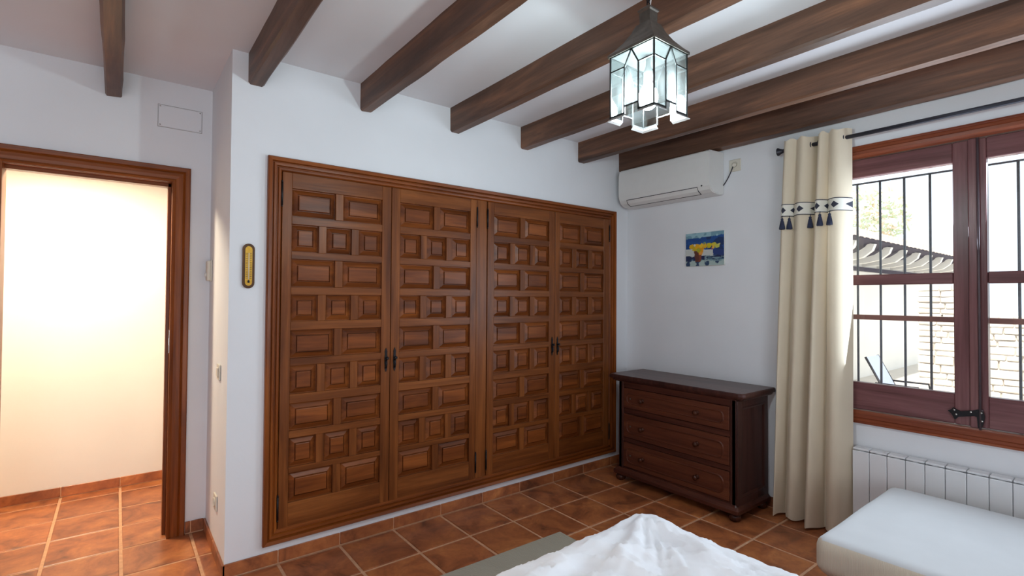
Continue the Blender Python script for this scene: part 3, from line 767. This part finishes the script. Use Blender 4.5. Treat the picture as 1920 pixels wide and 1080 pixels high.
def band_material():
    m, nt, b, out = mat('printed_band')
    uv = N(nt, 'ShaderNodeUVMap', uv_map='print'); sp = nt.nodes.new('ShaderNodeSeparateXYZ'); nt.links.new(uv.outputs[0], sp.inputs[0])
    def math_(op, a, b_=None):
        n = N(nt, 'ShaderNodeMath', operation=op)
        for i, x in enumerate((a, b_)):
            if x is None: continue
            if hasattr(x, 'links'): nt.links.new(x, n.inputs[i])
            else: n.inputs[i].default_value = x
        return n.outputs[0]
    fx = math_('SUBTRACT', math_('FRACT', math_('ADD', sp.outputs[0], 0.5)), 0.5)
    ax = math_('MULTIPLY', math_('ABSOLUTE', fx), 2.5)
    vy = math_('ABSOLUTE', math_('SUBTRACT', sp.outputs[1], 0.5))
    dia = math_('LESS_THAN', math_('ADD', ax, math_('MULTIPLY', vy, 3.2)), 0.82)
    hole = math_('LESS_THAN', math_('ADD', ax, math_('MULTIPLY', vy, 3.2)), 0.02)
    line = math_('GREATER_THAN', vy, 0.44)
    ink = math_('MAXIMUM', math_('SUBTRACT', dia, hole), line)
    col = mixc(nt, ink, srgb(224, 220, 208), srgb(50, 52, 66))
    nt.links.new(col, b.inputs['Base Color']); b.inputs['Roughness'].default_value = 0.9
    return m
me.materials.append(band_material())
bo = bpy.data.objects.new('border_band', me); COL.objects.link(bo); bo.parent = cu
for k in (1.05, 1.72, 3.75, 5.45, 6.55):
    p = cloth(k, 1.97); p = Vector((p.x-0.012, p.y, 1.995))
    m = MB(); m.tube([p+Vector((0.006, 0, 0.006)), p+Vector((0, 0, -0.014))], 0.0022, 6)
    m.lathe([(.003, -.010), (.009, -.016), (.007, -.023), (.010, -.032), (.016, -.060), (.019, -.082), (.016, -.085), (.002, -.084)], p, 12)
    tag(m.build('tassel', M_TASSEL, cu), 'navy yarn tassel')
for k in (0, 3, 4, 7):
    q = cloth(k+0.5, RZ)
    m = MB(); m.tube([(RX+0.021*cos(a), q.y+0.004*cos(a)*(1 if k % 2 else -1), RZ+0.021*sin(a)) for a in [2*pi*i/18 for i in range(18)]], 0.0042, 6, closed=True)
    tag(m.build('eyelet', M_ROD, cu), 'dark metal eyelet')

# ------------------------------------------------------------------ radiator
ra = thing('radiator', (3.57, 0.56, 0.10), 'white panel radiator on the wall below the window', 'radiator')
for k in range(15):
    y1 = 1.170-0.0873*k; y0 = y1-0.0853
    m = MB(); m.box(3.532, 3.545, y0, y1, 0.105, 0.540, 0, 0.004, 2); m.box(3.545, 3.600, (y0+y1)/2-0.012, (y0+y1)/2+0.012, 0.115, 0.545, 0, 0.003)
    m.box(3.536, 3.600, y0+0.001, y1-0.001, 0.544, 0.556, 0, 0.003); m.build('section', M_RAD, ra)
m = MB(); m.tube([(3.575, 1.16, 0.13), (3.575, -0.13, 0.13)], 0.016, 10); m.tube([(3.575, 1.16, 0.52), (3.575, -0.13, 0.52)], 0.016, 10); m.build('header_pipe', M_RAD, ra)
m = MB()
for yy in (1.0, 0.1): m.box(3.59, XB-0.001, yy-0.015, yy+0.015, 0.44, 0.50)
m.build('bracket', M_RAD, ra)

# ------------------------------------------------------------------ upholstered bench under the window
be = thing('bench', (2.92, 0.0, 0.0), 'long upholstered off-white bench in front of the radiator', 'bench')
def cushion(x0, x1, y0, y1, z0, z1, r, crown=0.0, nx=26, ny=46, nz=8, wob=0.0):
    m = MB(); bm = m.bm
    bmesh.ops.create_cube(bm, size=1.0)
    bmesh.ops.subdivide_edges(bm, edges=list(bm.edges), cuts=15, use_grid_fill=True)
    hx, hy, hz_ = (x1-x0)/2, (y1-y0)/2, (z1-z0)/2; C_ = Vector(((x0+x1)/2, (y0+y1)/2, (z0+z1)/2))
    def squash(t, h):   # put more rows of the grid into the rounded edges
        s_ = abs(t)*2; k = 1-r*1.6/h
        q = (s_/0.55*k) if s_ < 0.55 else k+(s_-0.55)/0.45*(1-k)
        return math.copysign(q*h, t)
    for v in bm.verts:
        p = Vector((squash(v.co.x, hx), squash(v.co.y, hy), squash(v.co.z, hz_)))
        q = Vector((max(-hx+r, min(hx-r, p.x)), max(-hy+r, min(hy-r, p.y)), max(-hz_+r, min(hz_-r, p.z))))
        d_ = p-q
        if d_.length > 1e-6: p = q+d_.normalized()*r
        cx = (1-(p.x/hx)**2)*(1-(p.y/hy)**2)
        if p.z > 0: p.z += crown*max(0, cx)
        p += Vector((1, 1, 1))*wob*noise.noise((p+C_)*3.0)
        v.co = p+C_
    for f in bm.faces: f.smooth = True
    return m
m = cushion(2.400, 3.405, -0.85, 0.950, 0.262, 0.428, 0.050, crown=0.008, wob=0.005)
for f in m.bm.faces:
    f.material_index = 1 if f.normal.z > 0.55 else 0
m.bm.normal_update()
for f in m.bm.faces: f.material_index = 1 if f.normal.z > 0.75 else 0
m.build('seat_cushion', [M_BENCH, M_BENCH_LIT], be)
m = cushion(2.440, 3.385, -0.83, 0.920, 0.035, 0.265, 0.03, wob=0.003); m.build('base', M_BENCH, be)
for xx in (2.50, 3.32):
    for yy in (-0.75, 0.85): m = MB(); m.lathe([(.022, 0), (.026, .04)], (xx, yy, 0), 12); m.build('foot', M_IRON, be)

# ------------------------------------------------------------------ rug
rg = MB()
def rugf(u, v): return Vector((0.15+2.07*u, 1.52+0.785*v+0.03*(1-u), 0.016+0.0025*noise.noise(Vector((u*5, v*3, 1)))))
rg.box(0.15, 2.17, 1.52, 2.295, 0.002, 0.014, 0, 0.004, 2)
for v in rg.bm.verts: v.co.y += 0.03*(1-(v.co.x-0.15)/2.02)
rug = rg.build('rug', M_RUG, at=(1.185, 1.9, 0.002)); tag(rug, 'grey woven rug lying on the tiles beside the bed', 'rug')

# ------------------------------------------------------------------ bed and duvet
BX0, BX1, BY0, BY1, BZ = 0.40, 1.855, -0.55, 1.420, 0.455
bd = thing('bed', (1.10, 0.40, 0.0), 'low bed under the white duvet', 'bed')
m = MB(); m.box(BX0+0.02, BX1-0.02, BY0, BY1-0.02, 0.10, 0.26, 0, 0.01); m.build('base', M_FH, bd)
cushion(BX0, BX1, BY0, BY1, 0.26, BZ, 0.05).build('mattress', M_DUVET, bd)
for xx in (BX0+0.08, BX1-0.08):
    for yy in (BY0+0.08, BY1-0.10): m = MB(); m.box(xx-0.03, xx+0.03, yy-0.03, yy+0.03, 0.0, 0.10); m.build('leg', M_FV, bd)
def ridge(p, s, k): return 1-abs(noise.noise(Vector((p[0]*s, p[1]*s, k))))*2
def duvet(u, v):
    # parametric cloth: (a,b) run past the edges and fold down over the far and right side
    r = 0.055; drop = 0.20
    a = BX0+0.02+(BX1-BX0+drop-0.03)*u; b = BY0+0.05+(BY1-BY0+drop-0.06)*v
    qx, qy = min(a, BX1-r+0.03), min(b, BY1-r+0.03)
    dx, dy = a-qx, b-qy; L = sqrt(dx*dx+dy*dy)
    th = 0.050
    # folds radiating from the far corner, running towards the camera
    tx, ty = a-BX1, b-BY1; dist = sqrt(tx*tx+ty*ty)
    ang = atan2(-ty, -tx)
    w1 = noise.noise(Vector((ang*7.0+0.4*noise.noise(Vector((a*5, b*5, 0))), dist*1.6, 1.3)))
    w2 = noise.noise(Vector((a*5.5+b*3.0, b*2.4-a*1.0, 4.2))); w3 = noise.noise(Vector((a*14+b*9, b*7-a*3, 7.7)))
    fo = 1/(1+3*dist)
    w4 = noise.noise(Vector((ang*16.0+1.5*noise.noise(Vector((a*4, b*4, 5))), dist*2.2, 6.1)))
    hgt = 0.034*w1*min(1, dist*5)*(0.35+fo)+0.022*(1-abs(w2)*2.4)+0.012*(1-abs(w3)*2.4)+0.016*(1-abs(w4)*3)*min(1, dist*4)*fo
    cr = lambda w_, k_: max(0.0, 1-abs(w_)*k_)**1.5
    w5 = noise.noise(Vector((a*9+b*13+2*noise.noise(Vector((a*3, b*3, 8))), b*4-a*6, 2.5)))
    w6 = noise.noise(Vector((a*17+b*7, b*15-a*4, 5.5)))
    hgt += 0.006*cr(w3, 6)+0.008*cr(w5, 5)+0.002*cr(w6, 5)
    hgt *= 0.25+0.75*min(1, max(0, BX1+0.02-a)/0.16)*min(1, max(0, BY1+0.02-b)/0.16)
    # puffy ridge along both edges and the lifted tip
    e1 = math.exp(-((a-(BX1-0.10))/0.09)**2); e2 = math.exp(-((b-(BY1-0.09))/0.09)**2)
    hgt += 0.010*e1+0.012*e2+0.010*math.exp(-((a-BX1+0.09)**2+(b-BY1+0.02)**2)/0.0020)+0.010*math.exp(-((a-BX1+0.03)**2+(b-BY1+0.09)**2)/0.008)
    zt = BZ+th*0.75
    if L < 1e-6: return Vector((a, b, zt+hgt))
    d_ = Vector((dx/L, dy/L, 0)); fl = noise.noise(Vector((a*6, b*6, 3.0)))
    if L < r*pi/2:
        q = L/r; p = Vector((qx, qy, zt))+d_*r*sin(q); p.z -= r*(1-cos(q)); k = cos(q)
        return p+Vector((0, 0, hgt*k))+d_*(0.016*fl*(1-k))
    return Vector((qx, qy, zt-r-(L-r*pi/2)))+d_*(r+0.016*fl+0.02*(L-r*pi/2)/drop)
m = MB(); V = m.grid(duvet, 150, 190)
du = m.build('duvet', M_DUVET, at=(1.10, 0.40, BZ)); tag(du, 'rumpled white duvet spread over the bed corner', 'duvet')
sol = du.modifiers.new('thickness', 'SOLIDIFY'); sol.thickness = 0.012; sol.offset = -1

# ------------------------------------------------------------------ hanging lantern
LX, LY, LS = 1.44, 1.09, 0.091
la = thing('lantern', (LX, LY, 2.06), 'square leaded glass and tin lantern hanging from the ceiling', 'lantern')
M_UNDERROOF = plain('darkened_tin', srgb(48, 50, 50), 0.8, noise_amt=0.2)  # roof underside coloured dark to hold back the bulb's bounce
def sides(h, z): return [(LX-h, LY-h, z), (LX+h, LY-h, z), (LX+h, LY+h, z), (LX-h, LY+h, z)]
def loft(levels, under=0):
    m = MB(); prev = None
    for h, z in levels:
        cur = [m.bm.verts.new(p) for p in sides(h, z)]
        if prev:
            for i in range(4): m.bm.faces.new((prev[i], prev[(i+1) % 4], cur[(i+1) % 4], cur[i]))
        else: m.bm.faces.new(cur[::-1]).material_index = under
        prev = cur
    m.bm.faces.new(prev)
    return m
loft([(0.090, 2.290), (0.0985, 2.288), (0.0985, 2.297), (0.083, 2.312), (0.060, 2.340), (0.042, 2.370), (0.030, 2.398), (0.024, 2.402)], 1).build('roof', [M_PEWTER, M_UNDERROOF], la)
loft([(0.021, 2.400), (0.022, 2.440), (0.026, 2.444), (0.026, 2.450), (0.012, 2.462)]).build('neck', M_PEWTER, la)
ZT, ZV, ZS, ZN = 2.289, 2.236, 2.078, 2.102
def faceP(side, u, z, o=0.0):
    h = LS+o
    return {0: (LX-h, LY-u, z), 1: (LX+u, LY-h, z), 2: (LX+h, LY+u, z), 3: (LX-u, LY+h, z)}[side]
UV_ = 0.029
def bar_prism(m, side, p, q, wd=0.0022, o=0.0):
    p, q = Vector(p), Vector(q); d_ = (q-p).normalized(); n_ = Vector((-d_.y, d_.x))*wd
    m.prism([tuple(p+n_), tuple(q+n_), tuple(q-n_), tuple(p-n_)], lambda u, v, w_: faceP(side, u, v, w_), -0.002+o, 0.002+o)
for sd in range(4):
    m = MB()
    for sg in (-1, 1):
        bar_prism(m, sd, (0, ZT), (sg*UV_, ZV)); bar_prism(m, sd, (sg*UV_, ZV), (sg*UV_, ZS-0.003)); bar_prism(m, sd, (sg*UV_, ZV), (sg*LS, ZV))
        bar_prism(m, sd, (sg*UV_, ZS), (sg*LS, ZS), 0.003)
    bar_prism(m, sd, (-UV_, ZN), (UV_, ZN)); bar_prism(m, sd, (-LS, ZT), (LS, ZT), 0.003)
    tag(m.build('came', M_LEAD, la), 'dark lead strips')
    def pane(poly):
        m = MB(); m.prism(poly, lambda u, v, w_: faceP(sd, u, v, w_), -0.001, 0.001); m.build('pane', M_LGLASS, la)
    pane([(-UV_, ZN), (UV_, ZN), (UV_, ZV), (0, ZT), (-UV_, ZV)])
    for sg in (-1, 1):
        pane([(sg*UV_, ZS), (sg*LS*.985, ZS), (sg*LS*.985, ZV), (sg*UV_, ZV)]); pane([(sg*UV_, ZV), (sg*LS*.985, ZV), (sg*LS*.985, ZT), (0, ZT)])
for cx, cy in ((-1, -1), (1, -1), (1, 1), (-1, 1)):
    m = MB(); m.tube([(LX+cx*LS, LY+cy*LS, ZS-0.006), (LX+cx*LS, LY+cy*LS, ZT+0.003)], 0.0034, 8); m.build('corner_post', M_LEAD, la)
    m = MB(); prev = None      # flared corner skirt
    for o, z in ((0.0, ZS-0.002), (0.002, ZS-0.006), (0.0085, ZS-0.012), (0.0075, ZS-0.0135), (0.0, ZS-0.008), (-0.002, ZS-0.002)):
        h = LS+o
        cur = [m.bm.verts.new((LX+cx*UV_*1.08, LY+cy*h, z)), m.bm.verts.new((LX+cx*h, LY+cy*h, z)), m.bm.verts.new((LX+cx*h, LY+cy*UV_*1.08, z))]
        if prev:
            for i in range(2): m.bm.faces.new((prev[i], prev[i+1], cur[i+1], cur[i]))
        prev = cur
    m.build('skirt', M_TIN, la)
m = MB(); m.lathe([(.012, 2.196), (.018, 2.186), (.031, 2.160), (.033, 2.140), (.027, 2.118), (.014, 2.106), (.002, 2.103)][::-1], (LX, LY, 0), 20); tag(m.build('bulb', M_BULB, la), 'glowing cold white bulb')
m = MB(); m.lathe([(.014, 2.194), (.016, 2.235), (.010, 2.250), (.006, 2.30)], (LX, LY, 0), 14); m.build('bulb_holder', M_PLASTIC, la)
for k in range(12):
    zc = 2.470+k*0.0235; rot = (k % 2)*pi/2; m = MB()
    pts = []
    for i in range(14):
        a = 2*pi*i/14; u, v = 0.007*cos(a), 0.016*sin(a)
        pts.append((LX+u*cos(rot), LY+u*sin(rot), zc+v))
    m.tube(pts, 0.0022, 6, closed=True); m.build('chain_link', M_IRON, la)
m = MB(); m.tube([(LX+0.010, LY+0.004, 2.455), (LX+0.014, LY-0.004, 2.52), (LX+0.004, LY+0.012, 2.60), (LX+0.010, LY, 2.73)], 0.003, 6); m.build('cord', M_PLASTIC, la)
m = MB(); m.lathe([(.006, 2.700), (.030, 2.716), (.042, 2.730), (.042, ZC-0.001)], (LX, LY, 0), 18); m.build('ceiling_cup', M_PEWTER, la)

# ------------------------------------------------------------------ hall ceiling lamp
hl = thing('hall_ceiling_lamp', (-0.33, 4.28, 2.45), 'warm square ceiling lamp in the hall beyond the door', 'lamp')
m = MB()
for h0, z0_, h1, z1_ in ((0.16, 2.300, 0.17, 2.318),):
    a = [(-0.305+h0*cos(radians(50+90*k)), 4.15+h0*sin(radians(50+90*k)), z0_) for k in range(4)]; b_ = [(-0.305+h1*cos(radians(50+90*k)), 4.15+h1*sin(radians(50+90*k)), z1_) for k in range(4)]
    for i in range(4): m.face([a[i], a[(i+1) % 4], b_[(i+1) % 4], b_[i]])
    m.face(a); m.face(b_)
m.build('shade', M_HLAMP, hl, weld=True)
m = MB(); m.lathe([(.03, 2.318), (.03, 2.42), (.06, 2.45)], (-0.305, 4.15, 0), 16); m.build('stem', M_BRASS, hl)
hp = light('hall_lamp_light', 'AREA', (-0.305, 4.15, 2.295), 36, (1.0, 0.85, 0.62), shape='DISK', size=0.22)

# ------------------------------------------------------------------ outside, seen through the window
M_TERR = plain('terrace_paving', srgb(214, 206, 194), 0.8, noise_amt=0.06, scale=3)
M_LIME = plain('sunlit_limewash', srgb(244, 240, 232), 0.9, noise_amt=0.03, scale=2)
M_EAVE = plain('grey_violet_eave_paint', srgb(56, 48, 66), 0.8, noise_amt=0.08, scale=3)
M_RTILE = plain('overexposed_roof_tile', srgb(240, 228, 216), 0.85, noise_amt=0.1, scale=5)  # tile colour paled so the roof burns out to white
M_STONE = plain('pale_limestone', srgb(222, 212, 200), 0.9, noise_amt=0.14, scale=9, bumpy=0.5, bscale=30)
M_MORT = plain('lime_mortar', srgb(206, 198, 188), 0.95, noise_amt=0.08)
m = MB(); m.box(XB+0.3, 60, -40, 50, -0.25, -0.12); structure(m.build('ground_terrace', M_TERR))
po = thing('porch_building', (11.5, 4.0, -0.12), 'sunlit neighbouring house with a curved-bracket eave outside the window', 'building')
m = MB(); m.box(8.2, 17.0, 3.75, 7.5, -0.12, 2.28); m.build('wall', M_LIME, po)
m = MB(); m.prism([(2.98, 2.44), (2.98, 2.49), (4.6, 3.02), (7.0, 2.6), (7.5, 2.3), (3.78, 2.22)], lambda u, v, q: (q, u, v), 8.0, 17.2); m.build('eave', M_EAVE, po)
m = MB(); m.prism([(2.95, 2.46), (2.95, 2.55), (4.6, 3.08), (4.6, 3.0)], lambda u, v, q: (q, u, v), 7.95, 17.25); m.build('roof_deck', M_RTILE, po)
for k in range(36):     # rows of roof tiles
    xx = 8.0+k*0.26
    m = MB(); m.tube([(xx, 2.955, 2.515), (xx, 4.6, 3.06)], 0.07, 6); m.build('roof_tile', M_RTILE, po)
for k in range(11):     # white curved rafter ends
    xx = 8.45+k*0.86
    m = MB(); arcp = [(3.02, 2.40), (3.06, 2.29), (3.20, 2.18), (3.45, 2.13), (3.75, 2.12), (3.75, 2.20), (3.50, 2.22), (3.28, 2.28), (3.16, 2.36), (3.12, 2.42)]
    m.prism(arcp, lambda u, v, q: (q, u, v), xx, xx+0.11); m.build('bracket', M_LIME, po)
m = MB(); m.box(8.1, 17.1, 3.70, 3.76, 2.02, 2.10); m.build('wall_plate', M_EAVE, po)
st = thing('stone_wall', (10.1, 1.7, -0.12), 'pale rough stone wall outside beyond the window bars', 'wall')
m = MB(); m.box(10.02, 10.40, 0.60, 2.385, -0.12, 1.22); m.box(10.02, 10.40, 1.72, 2.385, 1.2, 1.62); m.build('core', M_MORT, st)
rs = random.Random(5); zz = -0.11
while zz < 1.60:
    hh = rs.uniform(0.075, 0.135); yy = 2.40
    end = 0.60 if zz+hh < 1.24 else 1.70
    while yy > end+0.05:
        ll = min(rs.uniform(0.14, 0.36), yy-end)
        m = MB(); m.box(9.985+rs.uniform(-.015, .015), 10.06, yy-ll+0.008, yy-0.008, zz+0.006, zz+hh-0.006, 0, 0.012)
        for v in m.bm.verts: v.co += Vector((rs.uniform(-.006, .006), rs.uniform(-.006, .006), rs.uniform(-.006, .006)))
        m.build('stone', M_STONE, st); yy -= ll
    zz += hh
# folding terrace chair
ch = thing('terrace_chair', (8.9, 2.35, -0.12), 'reclining terrace chair with pale sling outside the window', 'chair')
M_SLING = plain('pale_blue_sling', srgb(176, 184, 204), 0.8, noise_amt=0.04)
for yy in (2.62, 2.12):
    m = MB(); m.tube([(8.6, yy+0.34, 0.62), (8.6, yy+0.12, 0.22), (8.6, yy-0.40, 0.12)], 0.016, 8)
    m.tube([(8.6, yy+0.20, 0.36), (8.6, yy-0.35, 0.36)], 0.014, 8) if False else None
for xx in (8.55, 9.05):
    m = MB(); m.tube([(xx, 2.66, 0.62), (xx, 2.44, 0.18), (xx, 2.10, 0.10), (xx, 1.80, 0.16)], 0.016, 8); m.build('side_rail', M_IRON, ch)
    m = MB(); m.tube([(xx, 2.54, 0.26), (xx, 2.05, 0.26), (xx, 1.98, -0.11)], 0.014, 8); m.build('armrest', M_IRON, ch)
    m = MB(); m.tube([(xx, 2.40, 0.16), (xx, 2.52, -0.11)], 0.014, 8); m.build('leg', M_IRON, ch)
m = MB(); prof = [(2.655, 0.61), (2.445, 0.185), (2.10, 0.105), (1.80, 0.165), (1.80, 0.175), (2.10, 0.117), (2.44, 0.198), (2.645, 0.62)]
m.prism(prof, lambda u, v, q: (q, u, v), 8.56, 9.04); m.build('sling', M_SLING, ch)
# flowering shrub behind the eave
def shrub(name, c0, rad, n, cols, label, seed):
    r = random.Random(seed); sh = thing(name, (c0[0], c0[1], -0.12), label, 'shrub')
    m = MB()
    for _ in range(n):
        p = Vector((r.gauss(0, 1), r.gauss(0, 1), r.gauss(0, 1))).normalized()*r.random()**0.4
        p = Vector((c0[0]+p.x*rad[0], c0[1]+p.y*rad[1], c0[2]+p.z*rad[2])); s_ = r.uniform(0.10, 0.20)
        a = Vector((r.gauss(0, 1), r.gauss(0, 1), r.gauss(0, 1))).normalized(); b_ = a.orthogonal().normalized()
        m.face([p-a*s_, p+b_*s_*0.5, p+a*s_, p-b_*s_*0.5], r.randrange(len(cols)))
    o = m.build('foliage', cols, sh); o['kind'] = 'stuff'
    m = MB(); m.tube([(c0[0], c0[1], -0.12), (c0[0], c0[1], c0[2])], [0.12, 0.05], 8); m.build('stem', M_STONE, sh)
M_LEAF = plain('pale_green_leaf', srgb(222, 232, 206), 0.7); M_FLOWER = plain('apricot_blossom', srgb(250, 222, 204), 0.7)
shrub('flowering_shrub', (22.0, 6.7, 4.5), (1.7, 1.3, 1.2), 900, [M_LEAF, M_LEAF, M_FLOWER], 'pale flowering shrub rising behind the eave outside', 3)
